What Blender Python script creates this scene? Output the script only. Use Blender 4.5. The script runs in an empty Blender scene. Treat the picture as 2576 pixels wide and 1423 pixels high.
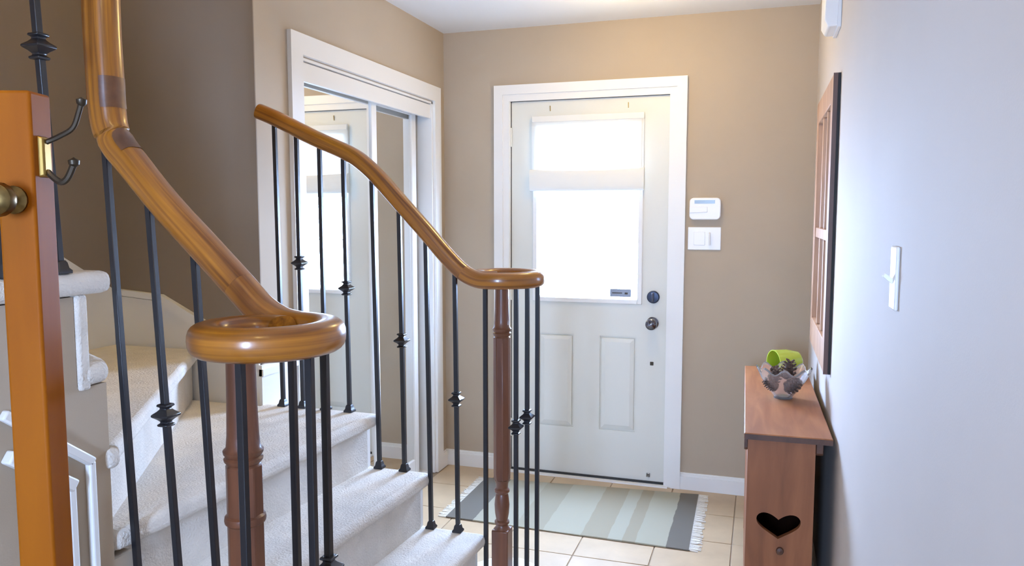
import bpy, bmesh, math, random
from mathutils import Vector, Matrix

random.seed(7)
SC = bpy.context.scene
COL = SC.collection
PI = math.pi

# ------------------------------------------------------------------ camera, sky, light, exposure
cam = bpy.data.cameras.new('camera')
cam.sensor_width = 36.0
cam.lens = 36.0 * 1929.3 / 2576.0
cam.clip_start = 0.01
cam_o = bpy.data.objects.new('camera', cam)
COL.objects.link(cam_o)
cam_o.location = (0, 0, 1.4363)
cam_o.rotation_euler = (math.radians(90 - 5.033), 0, math.radians(17.879))
SC.camera = cam_o

world = bpy.data.worlds.new('overcast_sky')
SC.world = world
world.use_nodes = True
bg = world.node_tree.nodes['Background']
bg.inputs[0].default_value = (0.64, 0.92, 1.48, 1)
bg.inputs[1].default_value = 105.0
world.cycles.sampling_method = 'AUTOMATIC'

SC.view_settings.view_transform = 'Standard'
SC.view_settings.look = 'None'
SC.view_settings.gamma = 1.0
SC.view_settings.use_curve_mapping = False
SC.view_settings.exposure = 0.0
SC.cycles.max_bounces = 12
SC.cycles.diffuse_bounces = 6
SC.cycles.transparent_max_bounces = 12


def portal(name, loc, rot, sx, sy):
    l = bpy.data.lights.new(name, 'AREA')
    l.shape = 'RECTANGLE'
    l.size, l.size_y = sx, sy
    l.cycles.is_portal = True
    o = bpy.data.objects.new(name, l)
    COL.objects.link(o)
    o.location, o.rotation_euler = loc, rot
    return o


# portals only guide the sampling of the sky through the two glazed openings
portal('sky_portal_front_door', (-0.88, 4.075, 1.45), (math.radians(-90), 0, 0), 0.62, 1.02)
portal('sky_portal_rear_window', (-0.40, -1.80, 1.45), (math.radians(90), 0, 0), 0.46, 1.16)


def lamp_light(name, loc, watts, color, radius=0.07):
    l = bpy.data.lights.new(name, 'POINT')
    l.energy = watts
    l.color = color
    l.shadow_soft_size = radius
    o = bpy.data.objects.new(name, l)
    COL.objects.link(o)
    o.location = loc
    return o


WARM = (1.0, 0.71, 0.26)
FOYER_W, HALL_W, UP_W = 14.0, 6.0, 75.0

# ------------------------------------------------------------------ materials


def new_mat(name):
    m = bpy.data.materials.new(name)
    m.use_nodes = True
    return m, m.node_tree, m.node_tree.nodes['Principled BSDF']


def mat(name, c, rough=0.6, metal=0.0, coat=0.0, noise=0.0, nscale=30.0, bump=0.0, bscale=200.0, spec=0.5):
    m, nt, b = new_mat(name)
    b.inputs['Base Color'].default_value = (*c, 1)
    b.inputs['Roughness'].default_value = rough
    b.inputs['Metallic'].default_value = metal
    b.inputs['Coat Weight'].default_value = coat
    b.inputs['Coat Roughness'].default_value = 0.12
    b.inputs['Specular IOR Level'].default_value = spec
    if noise or bump:
        tc = nt.nodes.new('ShaderNodeTexCoord')
    if noise:
        n = nt.nodes.new('ShaderNodeTexNoise')
        n.inputs['Scale'].default_value = nscale
        n.inputs['Detail'].default_value = 4
        nt.links.new(tc.outputs['Object'], n.inputs['Vector'])
        r = nt.nodes.new('ShaderNodeValToRGB')
        lo = tuple(max(0, x * (1 - noise)) for x in c)
        hi = tuple(min(1, x * (1 + noise)) for x in c)
        r.color_ramp.elements[0].position = 0.3
        r.color_ramp.elements[1].position = 0.7
        r.color_ramp.elements[0].color = (*lo, 1)
        r.color_ramp.elements[1].color = (*hi, 1)
        nt.links.new(n.outputs['Fac'], r.inputs['Fac'])
        nt.links.new(r.outputs['Color'], b.inputs['Base Color'])
    if bump:
        n2 = nt.nodes.new('ShaderNodeTexNoise')
        n2.inputs['Scale'].default_value = bscale
        n2.inputs['Detail'].default_value = 3
        nt.links.new(tc.outputs['Object'], n2.inputs['Vector'])
        bp = nt.nodes.new('ShaderNodeBump')
        bp.inputs['Strength'].default_value = bump
        bp.inputs['Distance'].default_value = 0.004
        nt.links.new(n2.outputs['Fac'], bp.inputs['Height'])
        nt.links.new(bp.outputs['Normal'], b.inputs['Normal'])
    return m


def wood(name, dark, light, scale=(3, 3, 30), rough=0.35, coat=0.3, rot=(0, 0, 0), along=False):
    """grain stretched along the axis with the smallest scale"""
    m, nt, b = new_mat(name)
    tc = nt.nodes.new('ShaderNodeTexCoord')
    mp = nt.nodes.new('ShaderNodeMapping')
    mp.inputs['Scale'].default_value = scale
    mp.inputs['Rotation'].default_value = rot
    if along:
        tc = nt.nodes.new('ShaderNodeAttribute')
        tc.attribute_name = 'grain'
    nt.links.new(tc.outputs['Vector' if along else 'Object'], mp.inputs['Vector'])
    n = nt.nodes.new('ShaderNodeTexNoise')
    n.inputs['Scale'].default_value = 1.0
    n.inputs['Detail'].default_value = 6
    n.inputs['Distortion'].default_value = 0.6
    nt.links.new(mp.outputs['Vector'], n.inputs['Vector'])
    r = nt.nodes.new('ShaderNodeValToRGB')
    r.color_ramp.elements[0].position = 0.32
    r.color_ramp.elements[1].position = 0.68
    r.color_ramp.elements[0].color = (*dark, 1)
    r.color_ramp.elements[1].color = (*light, 1)
    nt.links.new(n.outputs['Fac'], r.inputs['Fac'])
    nt.links.new(r.outputs['Color'], b.inputs['Base Color'])
    b.inputs['Roughness'].default_value = rough
    b.inputs['Coat Weight'].default_value = coat
    b.inputs['Coat Roughness'].default_value = 0.15
    return m


M = {}
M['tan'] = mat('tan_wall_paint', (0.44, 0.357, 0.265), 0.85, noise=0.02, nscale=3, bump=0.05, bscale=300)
M['brown'] = mat('tan_paint_shaded', (0.262, 0.204, 0.152), 0.85, noise=0.02, nscale=3, bump=0.05, bscale=300)  # wall tan darkened: the stairwell's shade is put into the colour
M['pale'] = mat('tan_paint_daylit', (0.52, 0.47, 0.43), 0.8, noise=0.02, nscale=3, bump=0.05, bscale=300)  # wall tan paled: daylight on the right wall is put into the colour
M['ceil'] = mat('ceiling_paint', (0.80, 0.82, 0.84), 0.9, bump=0.05, bscale=250)
M['white'] = mat('white_trim_paint', (0.80, 0.79, 0.76), 0.4)
M['door'] = mat('door_paint', (0.70, 0.69, 0.62), 0.45)
M['plastic'] = mat('white_plastic', (0.84, 0.84, 0.83), 0.35)
M['lcd'] = mat('grey_display', (0.20, 0.25, 0.28), 0.25)
M['shadowgap'] = mat('dark_seal_gap_shade', (0.03, 0.03, 0.03), 0.8)  # near-black for seals and for shade painted into gaps
M['carpet'] = mat('carpet_pile', (0.72, 0.67, 0.60), 0.95, noise=0.07, nscale=14, bump=0.9, bscale=160, spec=0.1)
M['iron'] = mat('black_iron', (0.010, 0.010, 0.013), 0.35, metal=0.0, spec=0.6)
M['rail'] = wood('oiled_oak_rail', (0.16, 0.050, 0.006), (0.42, 0.157, 0.013), (2.2, 75, 75), 0.28, 0.35, along=True)
M['railpatch'] = wood('dark_rail_joint', (0.10, 0.038, 0.014), (0.16, 0.062, 0.022), (9, 40, 40), 0.3, 0.4)
M['newel'] = wood('red_brown_newel', (0.105, 0.034, 0.015), (0.19, 0.068, 0.030), (30, 30, 3), 0.4, 0.2)
M['post'] = wood('orange_pine', (0.235, 0.060, 0.001), (0.30, 0.085, 0.002), (20, 20, 2), 0.55, 0.0)
M['post'].node_tree.nodes['Principled BSDF'].inputs['Specular IOR Level'].default_value = 0.12
M['cab'] = wood('brown_pine', (0.25, 0.082, 0.024), (0.38, 0.150, 0.052), (22, 3, 22), 0.5, 0.05)
M['cabend'] = wood('brown_pine_end', (0.20, 0.064, 0.019), (0.30, 0.105, 0.036), (22, 22, 3), 0.55, 0.05)
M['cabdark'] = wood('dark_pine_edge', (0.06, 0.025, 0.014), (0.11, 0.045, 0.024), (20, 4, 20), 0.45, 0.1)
M['frame'] = wood('pale_brown_frame', (0.36, 0.185, 0.095), (0.50, 0.285, 0.165), (20, 20, 3), 0.5, 0.1)
M['framedark'] = wood('dark_brown_frame_edge', (0.075, 0.034, 0.022), (0.13, 0.065, 0.042), (20, 20, 3), 0.5, 0.1)
M['mirror'] = mat('mirror_silver', (0.86, 0.87, 0.86), 0.02, metal=1.0)
M['brass'] = mat('aged_brass', (0.42, 0.27, 0.08), 0.35, metal=1.0)
M['knob'] = mat('tarnished_brass', (0.16, 0.10, 0.035), 0.3, metal=1.0, noise=0.5, nscale=40)
M['bronze'] = mat('dark_bronze', (0.06, 0.045, 0.03), 0.4, metal=0.8)
M['steel'] = mat('brushed_steel', (0.35, 0.35, 0.37), 0.25, metal=1.0)
M['chrome_dark'] = mat('smoky_nickel', (0.16, 0.16, 0.19), 0.18, metal=1.0)
M['lockblue'] = mat('dark_lock_face', (0.045, 0.055, 0.085), 0.3, metal=0.6)
M['tile'] = mat('beige_floor_tile', (0.47, 0.345, 0.21), 0.4, noise=0.10, nscale=7, spec=0.4)
M['grout'] = mat('floor_grout', (0.29, 0.22, 0.15), 0.9)
M['lime'] = mat('lime_green_glaze', (0.40, 0.50, 0.05), 0.25, coat=0.4)
M['cone'] = mat('pine_cone_scale', (0.085, 0.048, 0.032), 0.8, noise=0.3, nscale=60)
M['fringe'] = mat('cream_cotton', (0.76, 0.72, 0.63), 0.95)
M['concrete'] = mat('porch_concrete', (0.5, 0.5, 0.49), 0.9, noise=0.08, nscale=6)


def clear_glass(name, tint=(1, 1, 1), gloss=0.06):
    m = bpy.data.materials.new(name)
    m.use_nodes = True
    nt = m.node_tree
    nt.nodes.clear()
    out = nt.nodes.new('ShaderNodeOutputMaterial')
    t = nt.nodes.new('ShaderNodeBsdfTransparent')
    t.inputs[0].default_value = (*tint, 1)
    g = nt.nodes.new('ShaderNodeBsdfGlossy')
    g.inputs['Roughness'].default_value = 0.02
    mx = nt.nodes.new('ShaderNodeMixShader')
    mx.inputs[0].default_value = gloss
    nt.links.new(t.outputs[0], mx.inputs[1])
    nt.links.new(g.outputs[0], mx.inputs[2])
    nt.links.new(mx.outputs[0], out.inputs[0])
    return m


M['glass'] = clear_glass('window_glass')


def bowl_glass():
    m, nt, b = new_mat('cut_crystal')
    b.inputs['Base Color'].default_value = (0.97, 0.96, 0.97, 1)
    b.inputs['Roughness'].default_value = 0.04
    b.inputs['Transmission Weight'].default_value = 0.9
    b.inputs['IOR'].default_value = 1.5
    return m


M['crystal'] = bowl_glass()


def cloth_blind(name, trans):
    m = bpy.data.materials.new(name)
    m.use_nodes = True
    nt = m.node_tree
    nt.nodes.clear()
    out = nt.nodes.new('ShaderNodeOutputMaterial')
    d = nt.nodes.new('ShaderNodeBsdfDiffuse')
    d.inputs[0].default_value = (0.80, 0.79, 0.74, 1)
    t = nt.nodes.new('ShaderNodeBsdfTranslucent')
    t.inputs[0].default_value = (0.80, 0.80, 0.78, 1)
    mx = nt.nodes.new('ShaderNodeMixShader')
    mx.inputs[0].default_value = trans
    nt.links.new(d.outputs[0], mx.inputs[1])
    nt.links.new(t.outputs[0], mx.inputs[2])
    nt.links.new(mx.outputs[0], out.inputs[0])
    return m


M['blind'] = cloth_blind('sheer_blind_cloth', 0.30)
M['fold'] = cloth_blind('folded_blind_cloth', 0.015)


def rug_mat():
    m, nt, b = new_mat('striped_woven_rug')
    b.inputs['Roughness'].default_value = 0.95
    b.inputs['Specular IOR Level'].default_value = 0.1
    tc = nt.nodes.new('ShaderNodeTexCoord')
    sp = nt.nodes.new('ShaderNodeSeparateXYZ')
    nt.links.new(tc.outputs['Object'], sp.inputs[0])
    ns = nt.nodes.new('ShaderNodeTexNoise')
    ns.inputs['Scale'].default_value = 14
    nt.links.new(tc.outputs['Object'], ns.inputs['Vector'])
    # object X of the rug runs 0 .. 1.14
    md = nt.nodes.new('ShaderNodeMath')
    md.operation = 'MULTIPLY_ADD'
    md.inputs[1].default_value = 0.012
    md.inputs[2].default_value = -0.006
    nt.links.new(ns.outputs['Fac'], md.inputs[0])
    ad = nt.nodes.new('ShaderNodeMath')
    nt.links.new(sp.outputs['X'], ad.inputs[0])
    nt.links.new(md.outputs[0], ad.inputs[1])
    dv = nt.nodes.new('ShaderNodeMath')
    dv.operation = 'DIVIDE'
    dv.inputs[1].default_value = 1.14
    nt.links.new(ad.outputs[0], dv.inputs[0])
    r = nt.nodes.new('ShaderNodeValToRGB')
    r.color_ramp.interpolation = 'CONSTANT'
    stops = [(0.0, (0.160, 0.143, 0.116)), (0.12, (0.345, 0.318, 0.238)), (0.30, (0.315, 0.282, 0.205)), (0.42, (0.360, 0.332, 0.248)),
             (0.575, (0.312, 0.272, 0.193)), (0.68, (0.360, 0.335, 0.254)), (0.74, (0.310, 0.270, 0.192)), (0.79, (0.355, 0.330, 0.247)), (0.91, (0.160, 0.143, 0.116))]
    els = r.color_ramp.elements
    els[0].position, els[0].color = stops[0][0], (*stops[0][1], 1)
    els[1].position, els[1].color = stops[1][0], (*stops[1][1], 1)
    for p, c in stops[2:]:
        e = els.new(p)
        e.color = (*c, 1)
    nt.links.new(dv.outputs[0], r.inputs['Fac'])
    nt.links.new(r.outputs['Color'], b.inputs['Base Color'])
    w = nt.nodes.new('ShaderNodeTexWave')
    w.bands_direction = 'Y'
    w.inputs['Scale'].default_value = 90
    nt.links.new(tc.outputs['Object'], w.inputs['Vector'])
    bp = nt.nodes.new('ShaderNodeBump')
    bp.inputs['Strength'].default_value = 0.4
    bp.inputs['Distance'].default_value = 0.003
    nt.links.new(w.outputs['Fac'], bp.inputs['Height'])
    nt.links.new(bp.outputs['Normal'], b.inputs['Normal'])
    return m


M['rug'] = rug_mat()


def lamp_glass():
    m, nt, b = new_mat('lit_lamp_glass')
    b.inputs['Base Color'].default_value = (0.9, 0.85, 0.75, 1)
    b.inputs['Emission Color'].default_value = (1.0, 0.74, 0.42, 1)
    b.inputs['Emission Strength'].default_value = 4.0
    return m


M['lamp'] = lamp_glass()

# ------------------------------------------------------------------ geometry helpers


class MB:
    def __init__(s):
        s.v, s.f, s.g = [], [], []

    def add(s, vs, fs):
        k = len(s.v)
        s.v += [tuple(p) for p in vs]
        s.f += [tuple(i + k for i in f) for f in fs]
        return s

    def box(s, x0, x1, y0, y1, z0, z1):
        vs = [(x, y, z) for z in (z0, z1) for (x, y) in ((x0, y0), (x1, y0), (x1, y1), (x0, y1))]
        return s.add(vs, [(3, 2, 1, 0), (4, 5, 6, 7), (0, 1, 5, 4), (1, 2, 6, 5), (2, 3, 7, 6), (3, 0, 4, 7)])

    def prism(s, poly, z0, z1):
        """polygon in plan, counter-clockwise, pulled up"""
        n = len(poly)
        vs = [(x, y, z0) for x, y in poly] + [(x, y, z1) for x, y in poly]
        fs = [tuple(range(n - 1, -1, -1)), tuple(range(n, 2 * n))]
        fs += [(i, (i + 1) % n, n + (i + 1) % n, n + i) for i in range(n)]
        return s.add(vs, fs)

    def slab(s, poly, axis, a, b):
        """polygon on a vertical plane: axis 'x' -> poly in (y,z) between x=a..b ; axis 'y' -> poly in (x,z)"""
        n = len(poly)
        if axis == 'x':
            vs = [(a, p, q) for p, q in poly] + [(b, p, q) for p, q in poly]
        else:
            vs = [(p, a, q) for p, q in poly] + [(p, b, q) for p, q in poly]
        fs = [tuple(range(n - 1, -1, -1)), tuple(range(n, 2 * n))]
        fs += [(i, (i + 1) % n, n + (i + 1) % n, n + i) for i in range(n)]
        return s.add(vs, fs)

    def bar(s, p, q, hx, hy, up=(0, 1, 0)):
        p, q = Vector(p), Vector(q)
        d = (q - p).normalized()
        u = Vector(up)
        a = u.cross(d).normalized()
        b = d.cross(a)
        vs = []
        for c in (p, q):
            for sx, sy in ((-1, -1), (1, -1), (1, 1), (-1, 1)):
                vs.append(c + a * hx * sx + b * hy * sy)
        return s.add(vs, [(3, 2, 1, 0), (4, 5, 6, 7), (0, 1, 5, 4), (1, 2, 6, 5), (2, 3, 7, 6), (3, 0, 4, 7)])

    def lathe(s, prof, c=(0, 0, 0), n=20, axis='z', rot0=0.0, cap=True):
        """profile [(radius, height)] turned round an axis through c"""
        vs, fs = [], []
        for r, h in prof:
            for i in range(n):
                a = rot0 + 2 * PI * i / n
                p = (r * math.cos(a), r * math.sin(a), h)
                if axis == 'x':
                    p = (p[2], p[0], p[1])
                elif axis == 'y':
                    p = (p[1], p[2], p[0])
                vs.append((p[0] + c[0], p[1] + c[1], p[2] + c[2]))
        for j in range(len(prof) - 1):
            for i in range(n):
                fs.append((j * n + i, j * n + (i + 1) % n, (j + 1) * n + (i + 1) % n, (j + 1) * n + i))
        if cap:
            fs.append(tuple(range(n - 1, -1, -1)))
            fs.append(tuple((len(prof) - 1) * n + i for i in range(n)))
        return s.add(vs, fs)

    def sweep(s, pts, hw, hh, n=20, power=2.6, scale=None, cap=True, up0=(0, 0, 1)):
        pts = [Vector(p) for p in pts]
        N = len(pts)
        tans = []
        for i in range(N):
            tans.append((pts[min(i + 1, N - 1)] - pts[max(i - 1, 0)]).normalized())
        u = Vector(up0)
        u = (u - tans[0] * u.dot(tans[0])).normalized()
        vs, fs = [], []
        dist = 0.0
        for i in range(N):
            dist += (pts[i] - pts[i - 1]).length if i else 0.0
            u = (u - tans[i] * u.dot(tans[i])).normalized()
            # keep the profile level where the path is not steep
            z = Vector((0, 0, 1))
            zz = z - tans[i] * z.dot(tans[i])
            if zz.length > 0.45:
                u = (u * 0.35 + zz.normalized() * 0.65).normalized()
            w = tans[i].cross(u)
            k = scale[i] if scale else 1.0
            for j in range(n):
                a = 2 * PI * j / n
                ca, sa = math.cos(a), math.sin(a)
                x = math.copysign(abs(ca) ** (2 / power), ca) * hw * k
                y = math.copysign(abs(sa) ** (2 / power), sa) * hh * k
                vs.append(pts[i] + w * x + u * y)
                s.g.append((dist, x, y))
        for i in range(N - 1):
            for j in range(n):
                fs.append((i * n + j, i * n + (j + 1) % n, (i + 1) * n + (j + 1) % n, (i + 1) * n + j))
        if cap:
            fs.append(tuple(range(n - 1, -1, -1)))
            fs.append(tuple((N - 1) * n + j for j in range(n)))
        return s.add(vs, fs)

    def build(s, name, material, parent=None, smooth=False, bev=0.0, seg=2, loc=None, rotz=0.0):
        me = bpy.data.meshes.new(name)
        me.from_pydata(s.v, [], s.f)
        me.update()
        bm = bmesh.new()
        bm.from_mesh(me)
        bmesh.ops.recalc_face_normals(bm, faces=bm.faces)
        bm.to_mesh(me)
        bm.free()
        me.materials.append(material)
        if s.g and len(s.g) == len(s.v):
            at = me.attributes.new('grain', 'FLOAT_VECTOR', 'POINT')
            at.data.foreach_set('vector', [c for p in s.g for c in p])
        if smooth or bev:
            me.polygons.foreach_set('use_smooth', [True] * len(me.polygons))
            me.set_sharp_from_angle(angle=math.radians(38))
        o = bpy.data.objects.new(name, me)
        COL.objects.link(o)
        if parent:
            o.parent = parent
        if loc:
            o.location = loc
        o.rotation_euler = (0, 0, rotz)
        if bev:
            md = o.modifiers.new('edge', 'BEVEL')
            md.width = bev
            md.segments = seg
            md.limit_method = 'ANGLE'
            md.angle_limit = math.radians(40)
            md.harden_normals = False
        return o


def catmull(pts, k=6):
    pts = [Vector(p) for p in pts]
    out = []
    for i in range(len(pts) - 1):
        p0 = pts[max(i - 1, 0)]
        p1, p2 = pts[i], pts[i + 1]
        p3 = pts[min(i + 2, len(pts) - 1)]
        for j in range(k):
            t = j / k
            out.append(0.5 * ((2 * p1) + (p2 - p0) * t + (2 * p0 - 5 * p1 + 4 * p2 - p3) * t * t + (3 * p1 - p0 - 3 * p2 + p3) * t ** 3))
    out.append(pts[-1])
    return out


def thing(name, label, cat, loc=(0, 0, 0), rotz=0.0, group=None):
    o = bpy.data.objects.new(name, None)
    COL.objects.link(o)
    o.location = loc
    o.rotation_euler = (0, 0, rotz)
    o.empty_display_size = 0.05
    tag(o, label, cat, group)
    return o


def tag(o, label=None, cat=None, group=None, kind=None):
    if label:
        o['label'] = label
    if cat:
        o['category'] = cat
    if group:
        o['group'] = group
    if kind:
        o['kind'] = kind
    return o


def struct(o, label=None):
    o['kind'] = 'structure'
    if label:
        o['label'] = label
    return o


# ------------------------------------------------------------------ the room shell
XR = 0.245       # right wall face
XL = -1.70       # closet wall face
YD = 4.03        # door wall face
YB = 2.33        # stairwell back wall face
XS = -2.36       # stairwell left wall face
YE = -1.70       # end of hall behind the viewer
ZC = 2.44        # ceiling
ZU = 5.0         # ceiling upstairs
RISE = 0.189

# floor: grout bed and tiles
fl = struct(MB().box(-2.6, 0.6, -1.9, 4.10, -0.16, -0.004).build('floor', M['grout']), 'beige tiled hall floor')
tile_me = None
ty = 4.03
rows = []
while ty > -1.7:
    rows.append((max(ty - 0.32, -1.7), ty))
    ty -= 0.32
cols = [(-1.70, -1.68)] + [(-1.68 + 0.32 * i, -1.36 + 0.32 * i) for i in range(6)] + [(0.24, 0.245)]
cols[5] = (-0.40, -0.08)
for (y0, y1) in rows:
    for (x0, x1) in cols[1:]:
        x1 = min(x1, XR)
        if x1 - x0 < 0.05 or y1 - y0 < 0.05:
            continue
        if x1 < -1.3 and y0 < 2.3:
            continue
        if x1 < -0.75 and 1.25 < y0 and y1 < 2.35:
            continue
        g = 0.0022
        w, h = (x1 - x0) / 2 - g, (y1 - y0) / 2 - g
        if abs(x1 - x0 - 0.32) < 1e-6 and abs(y1 - y0 - 0.32) < 1e-6:
            if tile_me is None:
                o = MB().box(-w, w, -h, h, -0.010, 0.0).build('tile', M['tile'], fl, bev=0.0015, seg=1)
                tile_me = o
            else:
                o = tile_me.copy()
                COL.objects.link(o)
        else:
            o = MB().box(-w, w, -h, h, -0.010, 0.0).build('tile', M['tile'], fl)
        o.location = ((x0 + x1) / 2, (y0 + y1) / 2, random.uniform(-0.0006, 0.0))

# door wall (wall_front) with opening for the door
DX0, DX1, DZ = -1.320, -0.430, 2.065     # rough opening
w = MB()
w.box(-2.6, DX0, YD, YD + 0.14, -0.16, ZC + 0.3)
w.box(DX1, XR + 0.15, YD, YD + 0.14, -0.16, ZC + 0.3)
w.box(DX0, DX1, YD, YD + 0.14, DZ, ZC + 0.3)
struct(w.build('wall_front', M['tan']), 'tan wall around the front door')

struct(MB().box(XR, XR + 0.15, YE - 0.2, YD, -0.16, ZU).build('wall_right', M['pale']), 'tan hall wall on the right, paled by painted daylight')

# closet wall with opening
CY0, CY1, CZ = 2.607, 3.866, 2.043
w = MB()
w.box(XL - 0.10, XL, YB + 0.005, CY0, -0.16, ZC + 0.3)
w.box(XL - 0.10, XL, CY1, YD, -0.16, ZC + 0.3)
w.box(XL - 0.10, XL, CY0, CY1, CZ, ZC + 0.3)
struct(w.build('wall_left', M['tan']), 'tan wall around the mirrored closet')
# closet interior shell
w = MB()
w.box(-2.45, -2.35, YB + 0.10, YD, -0.16, ZC)
struct(w.build('wall_closet', M['tan']))
# stairwell back wall, facing the viewer
struct(MB().box(XS - 0.12, XL - 0.10, YB, YB + 0.10, -0.16, ZU).box(XL - 0.10, XL, YB, YB + 0.005, -0.16, ZU).build('wall_back', M['brown']), 'shade-darkened tan stairwell wall behind the winding steps')
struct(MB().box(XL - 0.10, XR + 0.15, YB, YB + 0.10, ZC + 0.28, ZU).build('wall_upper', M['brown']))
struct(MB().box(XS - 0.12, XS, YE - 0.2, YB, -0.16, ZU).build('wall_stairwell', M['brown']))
# rear wall with window opening
PX0, PX1, PZ0, PZ = -0.58, -0.20, 0.95, 1.95
w = MB()
w.box(XS - 0.12, PX0, YE - 0.14, YE, -0.16, ZU)
w.box(PX1, XR + 0.15, YE - 0.14, YE, -0.16, ZU)
w.box(PX0, PX1, YE - 0.14, YE, PZ, ZU)
w.box(PX0, PX1, YE - 0.14, YE, -0.16, PZ0)
struct(w.build('wall_rear', M['tan']))
pw = struct(MB().box(PX0, PX0 + 0.03, YE - 0.10, YE - 0.04, PZ0, PZ).box(PX1 - 0.03, PX1, YE - 0.10, YE - 0.04, PZ0, PZ)
            .box(PX0 + 0.03, PX1 - 0.03, YE - 0.10, YE - 0.04, PZ0, PZ0 + 0.03).box(PX0 + 0.03, PX1 - 0.03, YE - 0.10, YE - 0.04, PZ - 0.03, PZ)
            .build('window_2', M['white']))
MB().box(PX0 + 0.03, PX1 - 0.03, YE - 0.074, YE - 0.068, PZ0 + 0.03, PZ - 0.03).build('pane', M['glass'], pw)
# ceilings
w = MB()
w.box(-1.30, XR, YE, YB, ZC, ZC + 0.28)
w.box(XL, XR, YB, YD, ZC, ZC + 0.28)
w.box(XL - 0.9, XL, YB + 0.1, YD, ZC, ZC + 0.28)
struct(w.build('ceiling', M['ceil']), 'white hall ceiling')
struct(MB().box(XS - 0.12, XR + 0.15, YE - 0.14, YB + 0.10, ZU, ZU + 0.1).build('ceiling_upper', M['ceil']))
# porch outside the door
struct(MB().box(-4.0, 3.0, YD + 0.14, 9.0, -0.30, -0.10).build('ground_porch', M['concrete']))
struct(MB().box(-4.0, 3.0, -7.0, YE - 0.14, -0.30, -0.10).build('ground_patio', M['concrete']))

# the wall under the inner edge of the upper flight
gy = [1.25, 0.93]
prof = [(YE, -0.16), (1.303, -0.16), (1.303, 0.700), (1.25, 0.700), (1.25, 1.087), (1.178, 1.087), (1.178, 1.274), (0.92, 1.274)]
zz, yy = 1.274, 0.92
while yy > -0.35:
    zz += RISE
    prof += [(yy, zz), (yy - 0.24, zz)]
    yy -= 0.24
prof += [(YE, zz)]
struct(MB().slab(prof, 'x', -1.335, -1.30).build('wall_stair_side', M['tan']), 'grey-tan wall below the upper steps')

# baseboards -----------------------------------------------------------------


def baseboard(name, x0, x1, y0, y1, face, h=0.088, label=None):
    """face: which side looks into the room: '-y', '+x', '-x'"""
    m = MB()
    m.box(x0, x1, y0, y1, -0.002, h - 0.018)
    t = 0.005
    if face == '-y':
        m.box(x0, x1, y0 + t, y1, h - 0.018, h - 0.006).box(x0, x1, y0 + 2 * t, y1, h - 0.006, h)
    elif face == '+x':
        m.box(x0, x1 - t, y0, y1, h - 0.018, h - 0.006).box(x0, x1 - 2 * t, y0, y1, h - 0.006, h)
    else:
        m.box(x0 + t, x1, y0, y1, h - 0.018, h - 0.006).box(x0 + 2 * t, x1, y0, y1, h - 0.006, h)
    return struct(m.build(name, M['white']), label)


baseboard('baseboard_front', XL, -1.398, YD - 0.016, YD, '-y')
baseboard('baseboard_front.001', -0.372, XR, YD - 0.016, YD, '-y')
baseboard('baseboard_left', XL, XL + 0.016, 3.946, YD - 0.016, '+x')
baseboard('baseboard_right', XR - 0.016, XR, YE, YD - 0.016, '-x')

# stair skirting against the back and left stairwell walls, and its short return round the corner
m = MB()
top = [(-1.70, 0.938), (-2.128, 1.141), (XS, 1.158)]
m.slab([(-1.70, 0.70), (-1.70, 0.912), (-2.128, 1.115), (XS, 1.132), (XS, 0.70)], 'y', YB - 0.014, YB)
m.slab([(-1.70, 0.897), (-1.70, 0.938), (-2.128, 1.141), (-2.128, 1.100)], 'y', YB - 0.022, YB - 0.0005)
m.slab([(-2.128, 1.118), (-2.128, 1.141), (XS, 1.158), (XS, 1.135)], 'y', YB - 0.020, YB - 0.0005)
struct(m.build('baseboard_back', M['white']), 'cream stair skirting along the back wall')
m = MB()
m.slab([(YB - 0.022, 0.80), (YB - 0.022, 1.158), (1.27, 1.80), (0.2, 2.65), (0.2, 2.3), (1.27, 1.3)], 'x', XS, XS + 0.014)
struct(m.build('baseboard_stairwell', M['white']))
m = MB()
m.box(XL, XL + 0.012, YB - 0.022, 2.529, 0.66, 0.90).box(XL, XL + 0.018, YB - 0.022, 2.529, 0.86, 0.885)
struct(m.build('baseboard_corner', M['white']))

# ------------------------------------------------------------------ front door (door_1)
frame = struct(MB().box(DX0, -1.309, YD - 0.004, YD + 0.14, 0, 2.056).box(-0.441, DX1, YD - 0.004, YD + 0.14, 0, 2.056)
               .box(DX0, DX1, YD - 0.004, YD + 0.14, 2.056, DZ).build('trim_1', M['white']), 'white jamb of the front door')


def casing(mb, a0, a1, ztop, inner, wall, axis, sign):
    """stepped casing: outer band, fine groove, inner band. axis 'y' -> on wall y=wall; axis 'x' -> on wall x=wall"""
    wd = inner
    steps = [(0.0, 0.050, 0.020), (0.050, wd, 0.012)] if axis == 'y' else [(0.0, wd, 0.018)]
    for s0, s1, t in steps:
        lo, hi = sorted((wall, wall + sign * t))
        for (p0, p1, q0, q1) in ((a0 + s0, a0 + s1, 0, ztop - s0), (a1 - s1, a1 - s0, 0, ztop - s0), (a0 + s1, a1 - s1, ztop - s1, ztop - s0)):
            if axis == 'y':
                mb.box(p0, p1, lo, hi, q0, q1)
            else:
                mb.box(lo, hi, p0, p1, q0, q1)
    return mb


struct(casing(MB(), -1.398, -0.366, 2.137, 0.086, YD, 'y', -1).build('trim_2', M['white']), 'white casing round the front door')

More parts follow.
